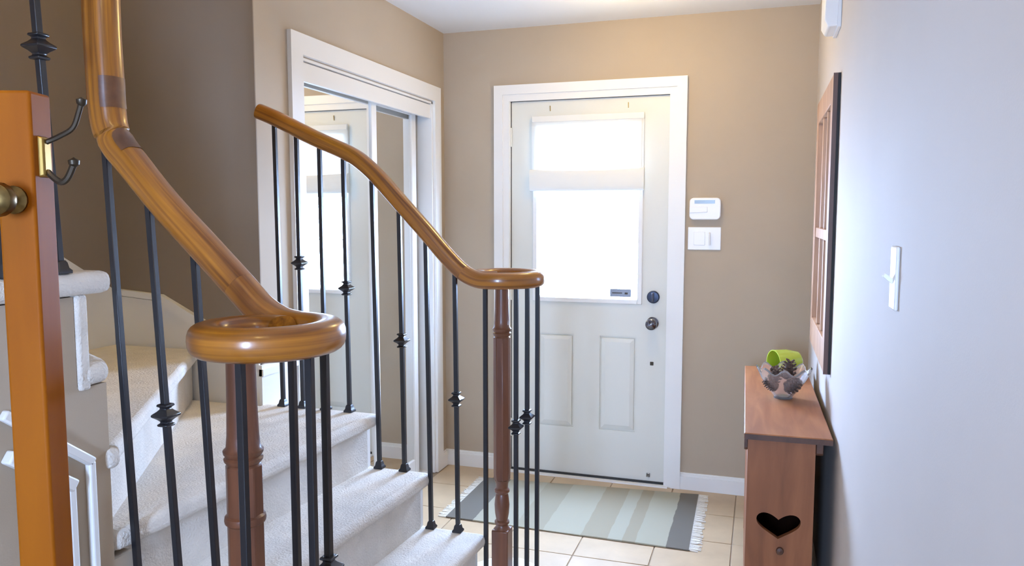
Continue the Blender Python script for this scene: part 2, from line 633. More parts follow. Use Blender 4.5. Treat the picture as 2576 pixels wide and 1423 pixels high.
gx0, gx1, gz0, gz1 = -1.182, -0.582, 0.968, 1.935       # glazing surround outer size
yf = YD + 0.010                                         # door's inner face
m = MB()
for (x0, x1, z0, z1) in ((-1.305, gx0, 0.018, 2.05), (gx1, -0.445, 0.018, 2.05), (gx0, gx1, gz1, 2.05)):
    m.box(x0, x1, yf, YD + 0.055, z0, z1)
PANELS, PZA, PZB = ((-1.145, -0.950), (-0.805, -0.610)), 0.278, 0.792
m.box(gx0, gx1, yf + 0.007, YD + 0.055, 0.018, gz0)
m.box(gx0, gx1, yf, yf + 0.007, 0.018, PZA).box(gx0, gx1, yf, yf + 0.007, PZB, gz0)
for (x0, x1) in ((gx0, -1.145), (-0.950, -0.805), (-0.610, gx1)):
    m.box(x0, x1, yf, yf + 0.007, PZA, PZB)
d1 = struct(m.build('door_1', M['door']), 'white half-glazed front door with two raised panels')
m = MB()
t = 0.026
for (x0, x1, z0, z1) in ((gx0, gx0 + t, gz0, gz1), (gx1 - t, gx1, gz0, gz1), (gx0 + t, gx1 - t, gz1 - t, gz1), (gx0 + t, gx1 - t, gz0, gz0 + t)):
    m.box(x0, x1, yf - 0.012, YD + 0.060, z0, z1)
m.build('glazing_frame', M['white'], d1, bev=0.004)
MB().box(gx0 + t, gx1 - t, YD + 0.034, YD + 0.038, gz0 + t, gz1 - t).build('pane', M['glass'], d1)
for x in (-0.974, -0.790):
    MB().box(x - 0.0045, x + 0.0045, YD + 0.042, YD + 0.047, gz0 + t, gz1 - t).build('muntin', M['white'], d1)
for z in (1.291, 1.611):
    MB().box(gx0 + t, gx1 - t, YD + 0.0425, YD + 0.0465, z - 0.0045, z + 0.0045).build('muntin', M['white'], d1)
# raised lower panels, each standing in a routed groove
for (x0, x1) in PANELS:
    m = MB()
    k, e, pz0, pz1 = 0.022, 0.009, PZA, PZB
    vs = []
    for (q, yy_) in ((e, yf + 0.0065), (e + 0.001, yf - 0.001), (e + k, yf - 0.007)):
        vs += [(x0 + q, yy_, pz0 + q), (x1 - q, yy_, pz0 + q), (x1 - q, yy_, pz1 - q), (x0 + q, yy_, pz1 - q)]
    fs = [(0, 1, 5, 4), (1, 2, 6, 5), (2, 3, 7, 6), (3, 0, 4, 7), (4, 5, 9, 8), (5, 6, 10, 9), (6, 7, 11, 10), (7, 4, 8, 11), (8, 9, 10, 11)]
    m.add(vs, fs)
    m.build('door_panel', M['door'], d1)
# dark strip standing in for seal and shade in the gap between slab and jamb
MB().box(-1.3095, -1.305, YD + 0.009, YD + 0.05, 0.018, 2.057).box(-0.445, -0.4415, YD + 0.009, YD + 0.05, 0.018, 2.057)\
    .box(-1.3095, -0.4415, YD + 0.009, YD + 0.05, 2.0495, 2.057).build('seal_gap_shade', M['shadowgap'], d1)
MB().box(-1.305, -0.445, YD - 0.002, YD + 0.03, 0.008, 0.018).build('door_sweep', M['shadowgap'], d1)
for z in (1.86, 1.02, 0.25):
    MB().lathe([(0.0, -0.052), (0.0065, -0.050), (0.0065, 0.050), (0.0, 0.052)], (-1.307, YD + 0.002, z), 10, cap=False).build('hinge', M['door'], d1, smooth=True)
# lock, knob, small square plate, stop
m = MB().lathe([(0.0, -0.001), (0.033, 0.0), (0.033, 0.010), (0.028, 0.015), (0.0, 0.016)], (0, 0, 0), 28, axis='y', cap=False)
m.v = [(x, -y, z) for x, y, z in m.v]
db = m.build('deadbolt', M['lockblue'], d1, smooth=True, loc=(-0.523, yf, 1.010))
db['label'] = 'round dark deadbolt rose with thumb turn'
MB().box(-0.006, 0.006, -0.034, -0.014, -0.024, 0.024).build('thumb_turn', M['chrome_dark'], db, bev=0.003)
m = MB().lathe([(0.0, 0.0), (0.032, 0.0), (0.032, 0.006), (0.013, 0.012), (0.012, 0.030), (0.024, 0.038), (0.031, 0.052), (0.029, 0.066), (0.020, 0.074), (0.0, 0.076)], (0, 0, 0), 28, axis='y', cap=False)
m.v = [(x, -y, z) for x, y, z in m.v]
kb = m.build('door_knob', M['chrome_dark'], d1, smooth=True, loc=(-0.525, yf, 0.872))
kb['label'] = 'shiny dark nickel door knob'
MB().box(-0.535, -0.517, yf - 0.004, yf + 0.002, 0.646, 0.665).build('lock_plate', M['bronze'], d1, bev=0.002)
MB().box(-0.546, -0.526, yf - 0.008, yf + 0.002, 0.040, 0.062).build('door_stop', M['steel'], d1, bev=0.003)
struct(MB().box(-1.32, -0.43, YD - 0.03, YD + 0.14, -0.002, 0.0075).build('trim_3', M['white']), 'pale threshold under the front door')
# small latch plate on the glass
lp = MB().box(-0.756, -0.642, YD + 0.020, YD + 0.0335, 1.003, 1.046).build('latch_plate', M['steel'], d1, bev=0.002)
lp['label'] = 'small grey metal plate on the lower right of the glass'
MB().box(-0.744, -0.690, YD + 0.0185, YD + 0.0205, 1.022, 1.027).box(-0.676, -0.660, YD + 0.0185, YD + 0.0205, 1.018, 1.028).build('slot', M['bronze'], lp)

# roman blind hung on the door
bl = thing('roman_blind', 'white roman blind with a thick fold across the front door glass', 'blind', (-0.882, yf, 1.955))
bx0, bx1 = -0.302, 0.302
MB().box(bx0, bx1, -0.026, -0.013, -0.022, 0.012).build('headrail', M['fold'], bl, bev=0.003)
m = MB()
pts = []
for i in range(2):
    x = (bx0, bx1)[i]
    pts += [(x, -0.0225, -0.022), (x, -0.0225, -0.30)]
m.add(pts, [(0, 1, 3, 2)])
m.add([(x, y - 0.0012, z) for x, y, z in pts], [(0, 1, 3, 2)])
m.build('blind_cloth', M['blind'], bl)
# padded fold: swept rounded section
m = MB()
secs = []
NX = 14
for i in range(NX + 1):
    x = bx0 - 0.006 + (bx1 - bx0 + 0.010) * i / NX
    sag = -0.010 * math.sin(PI * i / NX)
    ring = []
    for j in range(16):
        a = 2 * PI * j / 16
        yy_ = -0.034 + 0.015 * math.copysign(abs(math.cos(a)) ** 0.7, math.cos(a))
        zz_ = -0.330 + 0.058 * math.copysign(abs(math.sin(a)) ** 0.6, math.sin(a)) + sag * (1 if math.sin(a) > 0 else 0.25)
        ring.append((x, yy_, zz_))
    secs.append(ring)
vs = [p for r in secs for p in r]
fs = [(i * 16 + j, i * 16 + (j + 1) % 16, (i + 1) * 16 + (j + 1) % 16, (i + 1) * 16 + j) for i in range(NX) for j in range(16)]
fs += [tuple(range(15, -1, -1)), tuple(NX * 16 + j for j in range(16))]
m.add(vs, fs)
m.build('fold', M['fold'], bl, smooth=True)
m = MB().box(bx0 + 0.012, bx1 - 0.012, -0.028, -0.022, -0.412, -0.375)
m.build('hem', M['blind'], bl)
MB().bar((bx1 - 0.012, -0.024, -0.02), (bx1 - 0.012, -0.026, -0.27), 0.0015, 0.0015).build('cord', M['fringe'], bl)
for x in (-0.205, 0.215):
    MB().bar((x, -0.002, 0.038), (x, -0.006, 0.066), 0.002, 0.002).build('hook', M['brass'], bl)

# ------------------------------------------------------------------ closet with sliding mirrored doors
struct(casing(MB(), 2.532, 3.946, 2.128, 0.079, XL, 'x', 1).build('trim_4', M['white']), 'white casing round the mirrored closet')
m = MB()
m.box(XL - 0.10, XL + 0.002, CY0, CY0 + 0.012, 0, CZ).box(XL - 0.10, XL + 0.002, CY1 - 0.012, CY1, 0, CZ).box(XL - 0.10, XL + 0.002, CY0, CY1, CZ - 0.010, CZ)
struct(m.build('trim_5', M['white']), 'white closet jamb')
struct(MB().box(XL - 0.022, XL - 0.004, CY0 + 0.012, CY1 - 0.012, 1.956, CZ - 0.014).build('trim_6', M['white'], bev=0.002), 'white fascia board over the mirrored doors')
struct(MB().box(XL - 0.095, XL - 0.024, CY0 + 0.012, CY1 - 0.012, 2.00, CZ - 0.012).build('trim_7', M['steel']))
struct(MB().box(XL - 0.095, XL - 0.02, CY0 + 0.012, CY1 - 0.012, -0.002, 0.010).build('trim_8', M['white']))


def mirror_door(name, label, x, y0, y1, z0=0.014, z1=1.995):
    d = MB().box(x - 0.012, x - 0.004, y0 + 0.004, y1 - 0.004, z0 + 0.004, z1 - 0.004).build(name, M['white'])
    struct(d, label)
    s = 0.05
    for (a, b) in ((y0, y0 + s), (y1 - s, y1)):
        MB().box(x - 0.014, x + 0.009, a, b, z0, z1).build('stile', M['white'], d, bev=0.003)
    MB().box(x - 0.014, x + 0.009, y0 + s, y1 - s, z0, z0 + 0.085).build('rail', M['white'], d, bev=0.003)
    MB().box(x - 0.014, x + 0.009, y0 + s, y1 - s, z1 - 0.03, z1).build('rail', M['white'], d, bev=0.003)
    MB().box(x - 0.004, x, y0 + s, y1 - s, z0 + 0.085, z1 - 0.03).build('mirror_pane', M['mirror'], d)
    return d


mirror_door('door_2', 'sliding mirrored closet door nearest the stair corner', XL - 0.045, 2.60, 3.300)
mirror_door('door_3', 'sliding mirrored closet door nearest the front door', XL - 0.078, 3.24, 3.806)

# ------------------------------------------------------------------ staircase (carpeted)
stair = thing('staircase', 'carpeted staircase that winds up to the left between two iron balustrades', 'staircase', (-0.85, 1.8, 0))


def local(o):
    o.location = (0.85, -1.8, 0)
    return o


Y0s, Y1s = 1.262, 2.338
TH = 0.046


def tread(poly, z, name='tread', bev=0.019):
    return local(MB().prism(poly, z - TH, z).build(name, M['carpet'], stair, bev=bev, seg=3))


def riser(p, q, z0, z1, th=0.02):
    """upright board from p to q in plan, thickness th to the left of p->q"""
    p, q = Vector((*p, 0)), Vector((*q, 0))
    d = (q - p).normalized()
    n = Vector((-d.y, d.x, 0)) * th
    poly = [(p.x, p.y), (q.x, q.y), (q.x + n.x, q.y + n.y), (p.x + n.x, p.y + n.y)]
    return local(MB().prism(poly, z0, z1).build('riser', M['carpet'], stair))


nose = {2: ((-0.842, Y1s), (-0.905, Y0s)), 3: ((-1.040, Y1s), (-1.105, Y0s)), 4: ((-1.238, Y1s), (-1.312, Y0s))}
OV = 0.028
# step 1: wide curtail step carrying both newels
poly = [(-1.05, 1.07), (-0.86, 1.045), (-0.745, 1.08), (-0.69, 1.17), (-0.672, 1.33), (-0.665, 1.80), (-0.66, 2.30), (-0.665, 2.45), (-0.71, 2.555), (-0.80, 2.60), (-0.90, 2.58), (-0.96, 2.50), (-0.97, 2.345), (-0.97, 1.28)]
tread(poly, RISE)
ins = [(-1.02, 1.11), (-0.86, 1.085), (-0.775, 1.11), (-0.73, 1.19), (-0.71, 1.33), (-0.70, 1.80), (-0.695, 2.30), (-0.70, 2.43), (-0.735, 2.525), (-0.80, 2.565), (-0.88, 2.55), (-0.93, 2.48), (-0.94, 2.345), (-0.94, 1.28)]
local(MB().prism(ins, 0.0, RISE - TH).build('riser', M['carpet'], stair))
for k in (2, 3):
    (fx, fy), (nx, ny) = nose[k]
    (gx, _), (hx, _) = nose[k + 1]
    tread([(nx, ny), (fx, fy), (gx - OV - 0.022, fy), (hx - OV - 0.022, ny)], k * RISE)
    riser((nx - OV, ny + 0.03), (fx - OV, fy - 0.035), (k - 1) * RISE, k * RISE - TH)
# step 4 runs on into the turn
P0 = (-1.300, 1.256)
tread([P0, (-1.238, Y1s), (-1.698, Y1s), (-1.700, YB - 0.023), (-2.06, YB - 0.023), (-1.40, P0[1])], 4 * RISE)
riser((-1.312 - OV, Y0s + 0.03), (-1.238 - OV, Y1s - 0.035), 3 * RISE, 4 * RISE - TH)
# winders 5, 6
E5 = (-1.965, YB - 0.023)
tread([(-1.290, 1.240), (-1.290, 1.268), (-1.318, 1.290), E5, (XS + 0.016, YB - 0.023), (XS + 0.016, 1.72), (-1.40, 1.215)], 5 * RISE)
riser((-1.345, 1.275), (-1.993, YB - 0.023), 4 * RISE, 5 * RISE - TH, 0.015)
tread([(-1.290, 1.222), (-1.290, 1.250), (-1.33, 1.28), (XS + 0.016, 1.835), (XS + 0.016, 1.19), (-1.285, 1.19)], 6 * RISE)
riser((-1.345, 1.262), (XS + 0.016, 1.805), 5 * RISE, 6 * RISE - TH, 0.012)
# upper flight towards the viewer, tread ends wrapped over the side wall
tread([(-1.278, 1.262), (XS + 0.016, 1.262), (XS + 0.016, 0.86), (-1.278, 0.86)][::-1], 7 * RISE)
local(MB().box(XS + 0.016, -1.292, 1.180, 1.206, 6 * RISE - 0.052, 7 * RISE - TH).build('riser', M['carpet'], stair, bev=0.006))
yy = 0.93
for k in range(8, 13):
    tread([(-1.278, yy), (XS + 0.016, yy), (XS + 0.016, yy - 0.30), (-1.278, yy - 0.30)][::-1], k * RISE)
    local(MB().box(XS + 0.016, -1.292, yy - 0.06, yy - 0.033, (k - 1) * RISE, k * RISE - TH).build('riser', M['carpet'], stair))
    yy -= 0.24
# painted stringers: far side board and near side board
for (ya, yb2, nm) in ((2.302, 2.330, 'stringer'), (1.280, 1.304, 'stringer')):
    prof = [(-0.94, 0.0), (-0.94, 2 * RISE - TH)]
    far = ya > 2
    xs2 = [nose[2], nose[3], nose[4]]
    prof = []
    for k in (2, 3, 4):
        x = nose[k][0][0] if far else nose[k][1][0]
        prof += [(x - OV - 0.004, (k - 1) * RISE - (0 if k > 2 else RISE)), (x - OV - 0.004, k * RISE - TH)]
    endx = -1.698 if far else -1.335
    prof += [(endx, 4 * RISE - TH), (endx, 0.0)]
    local(MB().slab(prof, 'y', ya, yb2).build(nm, M['white'], stair))

# ------------------------------------------------------------------ balustrades
HW, HH = 0.0315, 0.030


def spiral(c, z, a0, sgn, r0, r1, turns=1.0, n=56):
    out = []
    for i in range(n + 1):
        t = i / n
        a = math.radians(a0) + sgn * 2 * PI * turns * t
        r = r0 if t < 0.55 else r0 + (r1 - r0) * ((t - 0.55) / 0.45) ** 1.2
        out.append((c[0] + r * math.cos(a), c[1] + r * math.sin(a), z))
    return out


BH = 0.0068      # half side of an iron bar


def knuckle_prof():
    return [(0.0, -0.024), (0.019, -0.023), (0.0215, -0.019), (0.014, -0.016), (0.0135, -0.013), (0.021, -0.008), (0.0335, -0.002), (0.0335, 0.002), (0.021, 0.008), (0.0135, 0.013), (0.014, 0.016), (0.0215, 0.019), (0.019, 0.023), (0.0, 0.024)]


def baluster(parent, origin, top, bot, knuckle=None, shoe=True):
    """iron bar between two points, with a square knuckle and a foot"""
    o = Vector(origin)
    t, b = Vector(top) - o, Vector(bot) - o
    bar = MB().bar(b, t, BH, BH).build('baluster', M['iron'], parent, bev=0.0012, seg=1)
    if knuckle is not None:
        f = (knuckle - bot[2]) / (top[2] - bot[2])
        p = b + (t - b) * f
        MB().lathe([(r * 0.90, h * 1.05) for r, h in knuckle_prof()], p, 4, rot0=PI / 4, cap=False).build('knuckle', M['iron'], bar, bev=0.001, seg=1)
    if shoe:
        MB().lathe([(0.0225, 0.0), (0.0225, 0.006), (0.017, 0.011), (0.0145, 0.021), (0.011, 0.026), (0.0, 0.026)], b, 4, rot0=PI / 4).build('shoe', M['iron'], bar, bev=0.001, seg=1)
    return bar


# far balustrade -------------------------------------------------------------
OF = (-0.82, 2.43, 0)
far = thing('far_balustrade', 'black iron balustrade with brown handrail scroll before the mirrored closet', 'balustrade', OF)
far.name = 'stair_balustrade'


def rel(pts, o):
    return [Vector(p) - Vector(o) for p in pts]


path = catmull([(-1.676, 2.322, 1.798), (-1.594, 2.32, 1.764), (-1.461, 2.32, 1.701), (-1.325, 2.32, 1.643), (-1.262, 2.32, 1.602), (-1.205, 2.32, 1.550), (-1.129, 2.32, 1.470), (-1.048, 2.32, 1.386), (-0.97, 2.32, 1.302), (-0.915, 2.32, 1.252), (-0.865, 2.32, 1.229), (-0.82, 2.32, 1.226)], 5)
i_cut = len(path) - 11
MB().sweep(rel(path[:i_cut + 1], OF), HW * 0.9, HH * 0.9).build('handrail', M['rail'], far, smooth=True)
vol = path[i_cut:] + [Vector(p) for p in spiral((-0.82, 2.436), 1.226, -90, 1, 0.116, 0.054)][1:]
MB().sweep(rel(vol, OF), HW * 0.9, HH * 0.9).build('volute', M['rail'], far, smooth=True)
FAR = [((-1.617, 1.762), (-1.610, 4), None), ((-1.530, 1.725), (-1.528, 4), 1.271), ((-1.440, 1.685), (-1.436, 4), None), ((-1.349, 1.645), (-1.342, 4), 1.188),
       ((-1.242, 1.570), (-1.229, 3), None), ((-1.143, 1.470), (-1.134, 3), 1.017), ((-1.047, 1.372), (-1.037, 2), None), ((-0.945, 1.265), (-0.939, 2), 0.830)]
for (tx, tz), (bx, k), kn in FAR:
    baluster(far, OF, (tx, 2.32, tz), (bx, 2.32, k * RISE), kn)
for (tx, ty_), (bx, by), kn in (((-0.842, 2.328), (-0.842, 2.328), None), ((-0.748, 2.362), (-0.748, 2.362), 0.742), ((-0.722, 2.402), (-0.722, 2.402), 0.768), ((-0.700, 2.448), (-0.700, 2.448), None)):
    baluster(far, OF, (tx, ty_, 1.20), (bx, by, RISE), kn)


def newel(parent, o, xy, z0, zt, f=1.0, collar=0.86, ring=None):
    """square block, turned bead section, long shaft with a collar and a slim round neck under the volute"""
    x, y = xy[0] - o[0], xy[1] - o[1]
    H = zt - z0
    nw = MB().box(x - 0.031 * f, x + 0.031 * f, y - 0.031 * f, y + 0.031 * f, z0, z0 + 0.17 * H).build('newel_post', M['newel'], parent, bev=0.004)
    pr = [(0.030, 0.17), (0.022, 0.178), (0.021, 0.185), (0.027, 0.19), (0.027, 0.197), (0.021, 0.202), (0.0255, 0.225), (0.0275, 0.255), (0.024, 0.285), (0.0215, 0.293), (0.0275, 0.300), (0.0275, 0.308), (0.022, 0.314), (0.023, 0.328), (0.0285, 0.342)]
    MB().lathe([(r * f, z0 + h * H) for r, h in pr], (x, y, 0), 24).build('turned_bead', M['newel'], nw, smooth=True)
    c = collar
    sh = [(0.0290, 0.342), (0.0295, 0.37), (0.0292, 0.60), (0.0292, c - 0.012)]
    MB().lathe([(r * f * 1.06, z0 + h * H) for r, h in sh], (x, y, 0), 8, rot0=PI / 8).build('shaft', M['newel'], nw, smooth=False, bev=0.002, seg=1)
    ck = [(0.0290, c - 0.014), (0.0265, c - 0.010), (0.0315, c - 0.004), (0.0325, c + 0.001), (0.029, c + 0.005), (0.0325, c + 0.010), (0.0335, c + 0.016), (0.0285, c + 0.022), (0.0265, c + 0.045), (0.0250, 0.5 * (c + 1.0)), (0.0238, 1.0)]
    MB().lathe([(r * f, z0 + h * H) for r, h in ck], (x, y, 0), 24).build('collar', M['newel'], nw, smooth=True)
    if ring:
        MB().lathe([(r * f, z0 + h * H) for r, h in [(0.029, ring - 0.010), (0.0335, ring - 0.006), (0.0345, ring), (0.0335, ring + 0.006), (0.029, ring + 0.010)]], (x, y, 0), 24).build('turned_ring', M['newel'], nw, smooth=True)
    return nw


newel(far, OF, (-0.820, 2.43), RISE, 1.200, 0.95, 0.842)

# near balustrade ------------------------------------------------------------
ON = (-0.865, 1.19, 0)
near = thing('near_balustrade', 'black iron balustrade with thick golden handrail scroll beside the orange post', 'balustrade', ON)
near.name = 'stair_balustrade'
up = [(-1.30, 0.55, 2.62), (-1.305, 0.95, 2.34), (-1.312, 1.16, 2.21), (-1.318, 1.27, 2.10), (-1.319, 1.30, 1.98), (-1.319, 1.30, 1.883), (-1.319, 1.30, 1.804), (-1.317, 1.30, 1.723), (-1.316, 1.30, 1.668), (-1.309, 1.30, 1.618), (-1.288, 1.30, 1.580), (-1.256, 1.30, 1.546),
      (-1.174, 1.30, 1.459), (-1.075, 1.30, 1.367), (-1.00, 1.30, 1.297), (-0.95, 1.30, 1.250), (-0.905, 1.30, 1.226), (-0.857, 1.30, 1.217)]
path = catmull(up, 5)
ic = len(path) - 16
sc_ = []
for p in path:
    sc_.append(1.0 + 0.10 * max(0.0, min(1.0, (p.z - 1.50) / 0.16)))
MB().sweep(rel(path[:ic + 1], ON), HW, HH, 24, scale=sc_[:ic + 1], up0=(1, 0, 0.3)).build('handrail', M['rail'], near, smooth=True)
vol = path[ic:] + [Vector(p) for p in spiral((-0.857, 1.188), 1.217, 90, -1, 0.112, 0.050)][1:]
MB().sweep(rel(vol, ON), HW, HH, 24).build('volute', M['rail'], near, smooth=True)


# darker pieced sections of the rail
# (indices follow the sampled path: the upright just above the bend, and the bend's upper face)


rp = rel(path, ON)


def sub_patch(zhi, zlo, a0, a1):
    idx = [i for i, p in enumerate(path) if zlo <= p.z <= zhi and p.x < -0.9]
    lo, hi = idx[0], idx[-1]
    full = MB().sweep(rp, HW + 0.0012, HH + 0.0012, 24, scale=sc_, cap=False, up0=(1, 0, 0.3))
    n = 24
    keep = [j % n for j in range(int(a0 / 15), int(a1 / 15) + 1)]
    k = len(keep)
    vs = [full.v[i * n + j] for i in range(lo, hi + 1) for j in keep]
    fs = [(i * k + j, i * k + j + 1, (i + 1) * k + j + 1, (i + 1) * k + j) for i in range(hi - lo) for j in range(k - 1)]
    return MB().add(vs, fs)


PATCH = [(1.725, 1.655, -75, 30), (1.605, 1.552, 30, 150)]
for zh, zl, a0, a1 in PATCH:
    o = sub_patch(zh, zl, a0, a1).build('joint_plug', M['railpatch'], near, smooth=True)
    o['label'] = 'darker wood plug over a rail joint'
for (tx, tz), (bx, k), kn in (((-1.325, 1.60), (-1.284, 3), None), ((-1.217, 1.46), (-1.172, 3), 1.013), ((-1.106, 1.36), (-1.066, 2), None)):
    baluster(near, ON, (tx, 1.30, tz), (bx, 1.30, k * RISE), kn)
for (tx, ty_), kn in (((-0.836, 1.084), None), ((-0.878, 1.298), None), ((-0.757, 1.172), None), ((-0.767, 1.238), 0.765)):
    baluster(near, ON, (tx, ty_, 1.20), (tx, ty_, RISE), kn)
newel(near, ON, (-0.905, 1.175), RISE, 1.192, 1.10, 0.795, 0.680)
# two balusters of the upper flight, standing on the seventh step
baluster(near, ON, (-1.296, 1.105, 2.235), (-1.300, 1.152, 7 * RISE), 1.752)
baluster(near, ON, (-1.296, 0.990, 2.31), (-1.300, 1.036, 7 * RISE), None)

# ------------------------------------------------------------------ wall frame moulding on the stair side wall
fm = thing('panel_moulding', 'white slant-topped panel moulding on the stair side wall behind the orange post', 'panel', (-1.30, 1.1, 0.7))


def onwall(y, z):
    return (y - 1.1, z - 0.7)


def strip(p, q, wd, th, nm):
    """flat moulding strip on the wall from p to q (y,z), width wd measured to the lower/left side"""
    (y0, z0), (y1, z1) = onwall(*p), onwall(*q)
    a = Vector((th / 2, y0, z0))
    b = Vector((th / 2, y1, z1))
    return MB().bar(a, b, th / 2, wd / 2, up=(0, -(z1 - z0), (y1 - y0))).build(nm, M['white'], fm, bev=0.004)


strip((1.010, 1.078), (1.198, 0.932), 0.020, 0.016, 'top_rail')
strip((1.193, 0.936), (1.193, 0.10), 0.016, 0.016, 'stile')
strip((1.012, 1.000), (1.146, 0.900), 0.026, 0.024, 'inner_rail')
strip((1.139, 0.906), (1.139, 0.10), 0.018, 0.020, 'inner_stile')

# ------------------------------------------------------------------ orange coat post in the foreground
PR = math.radians(19)
cp = thing('coat_stand', 'orange wooden coat stand with metal hooks at the left edge', 'coat stand', (-0.866, 0.726, 0), PR)
h = 0.0224
m = MB().box(-h, h, -h, h, 0.02, 1.586)
m.build('post', M['post'], cp, bev=0.004, seg=3)
MB().box(-0.20, 0.20, -0.03, 0.03, 0.0, 0.045).build('foot', M['post'], cp, bev=0.006)
MB().box(-0.03, 0.03, -0.20, -0.031, 0.0, 0.045).build('foot', M['post'], cp, bev=0.006)
MB().box(-0.03, 0.03, 0.031, 0.20, 0.0, 0.045).build('foot', M['post'], cp, bev=0.006)


def double_hook(parent, ang, zc, lower_only=False):
    """hook on the face whose outward normal is at ang (post frame)"""
    c, s = math.cos(ang), math.sin(ang)

    def T(u, v, z):      # u outward, v sideways
        return (c * u - s * v, s * u + c * v, z)
    hk = MB()
    pl = [(h - 0.002, -0.011, -0.026), (h - 0.002, 0.011, -0.026), (h - 0.002, 0.011, 0.026), (h - 0.002, -0.011, 0.026),
          (h + 0.006, -0.008, -0.023), (h + 0.006, 0.008, -0.023), (h + 0.006, 0.008, 0.023), (h + 0.006, -0.008, 0.023)]
    hk.add([T(u, v, z + zc) for u, v, z in pl], [(3, 2, 1, 0), (4, 5, 6, 7), (0, 1, 5, 4), (1, 2, 6, 5), (2, 3, 7, 6), (3, 0, 4, 7)])
    base = hk.build('coat_hook', M['brass'], parent, bev=0.002)
    base['label'] = 'double coat hook on brass plate'
    up_ = [T(h + 0.004, 0, zc + 0.018), T(h + 0.022, 0, zc + 0.026), T(h + 0.038, 0, zc + 0.036), T(h + 0.046, 0, zc + 0.055), T(h + 0.050, 0, zc + 0.068)]
    MB().sweep(catmull(up_, 5), 0.0034, 0.0034, 8, 2, up0=(0, 1, 0)).build('prong', M['bronze'], base, smooth=True)
    MB().lathe([(0.003, -0.006), (0.0058, -0.003), (0.0062, 0.002), (0.0, 0.005)], T(h + 0.050, 0, zc + 0.068), 10, cap=False).build('prong_tip', M['bronze'], base, smooth=True)
    dn = [T(h + 0.004, 0, zc - 0.018), T(h + 0.018, 0, zc - 0.030), T(h + 0.028, 0, zc - 0.026), T(h + 0.037, 0, zc - 0.008)]
    MB().sweep(catmull(dn, 5), 0.0042, 0.0042, 8, 2, up0=(0, 1, 0)).build('prong', M['bronze'], base, smooth=True)
    MB().lathe([(0.003, -0.006), (0.0062, -0.003), (0.0068, 0.002), (0.0, 0.006)], T(h + 0.037, 0, zc - 0.006), 10, cap=False).build('prong_tip', M['bronze'], base, smooth=True)
    return base


double_hook(cp, 0.0, 1.508)
double_hook(cp, PI, 1.45)
# single knobbed hook on the front face
hb = MB().lathe([(0.0, 0.0), (0.017, 0.0), (0.017, 0.004), (0.009, 0.008), (0.008, 0.016), (0.017, 0.022), (0.0205, 0.030), (0.0185, 0.038), (0.010, 0.043), (0.0, 0.044)], (0, 0, 0), 18, axis='y', cap=False)
hb.v = [(x, -y, z) for x, y, z in hb.v]
ko = hb.build('coat_knob', M['knob'], cp, smooth=True, loc=(-0.002, -h + 0.001, 1.455))
ko['label'] = 'tarnished round brass coat knob'

# ------------------------------------------------------------------ keypad and switches on the door wall
kp = thing('alarm_keypad', 'white rounded alarm keypad above the switch plate beside the front door', 'keypad', (-0.267, YD, 1.470))


def rrect(w_, h_, r, n=6):
    out = []
    for cx, cy, a0 in ((w_ - r, h_ - r, 0), (-w_ + r, h_ - r, 90), (-w_ + r, -h_ + r, 180), (w_ - r, -h_ + r, 270)):
        for i in range(n + 1):
            a = math.radians(a0 + 90 * i / n)
            out.append((cx + r * math.cos(a), cy + r * math.sin(a)))
    return out


MB().slab(rrect(0.077, 0.0555, 0.022), 'y', -0.030, 0.0).build('keypad_body', M['plastic'], kp, bev=0.005, seg=3)
MB().box(-0.052, 0.048, -0.0315, -0.029, 0.026, 0.043).build('display', M['lcd'], kp)
m = MB().slab([(-0.076, -0.022), (0.012, -0.018), (0.012, 0.010), (-0.076, 0.010)], 'y', -0.034, -0.029)
m.build('flap', M['plastic'], kp, bev=0.002)
sp = thing('switch_plate', 'white double switch plate under the alarm keypad', 'light switch', (-0.269, YD, 1.319))
MB().box(-0.082, 0.082, -0.007, 0.0, -0.058, 0.058).build('plate', M['plastic'], sp, bev=0.003)
MB().box(-0.052, 0.004, -0.010, -0.006, -0.034, 0.034).build('dimmer', M['plastic'], sp, bev=0.002)
MB().bar((0.026, -0.006, -0.030), (0.026, -0.016, 0.030), 0.004, 0.020, up=(0, 1, 0.0)).build('rocker', M['plastic'], sp, bev=0.002)

# plate on the right wall
s2 = thing('switch_plate', 'white single switch plate on the bare right wall', 'light switch', (XR, 1.578, 1.320))
MB().box(-0.007, 0.0, -0.031, 0.031, -0.059, 0.059).build('plate', M['plastic'], s2, bev=0.003)
MB().bar((-0.006, 0, -0.008), (-0.022, 0, 0.006), 0.004, 0.005, up=(0, 1, 0)).build('toggle', M['plastic'], s2, bev=0.001)

# door chime box high on the right wall
ch = thing('door_chime', 'white chime box high on the right wall near the ceiling', 'door chime', (XR, 2.985, 2.177))
m = MB()
sec = [(0.0, -0.095), (-0.040, -0.095), (-0.053, -0.072), (-0.053, 0.105), (-0.045, 0.120), (0.0, 0.120)]
n = len(sec)
vs = [(x, -0.085, z) for x, z in sec] + [(x, 0.085, z) for x, z in sec]
m.add(vs, [tuple(range(n)), tuple(range(2 * n - 1, n - 1, -1))] + [(i, (i + 1) % n, n + (i + 1) % n, n + i) for i in range(n)])
m.build('chime_cover', M['plastic'], ch, bev=0.006, seg=2)
MB().box(-0.012, 0.0, -0.092, 0.092, -0.100, 0.124).build('chime_base', M['plastic'], ch, bev=0.002)

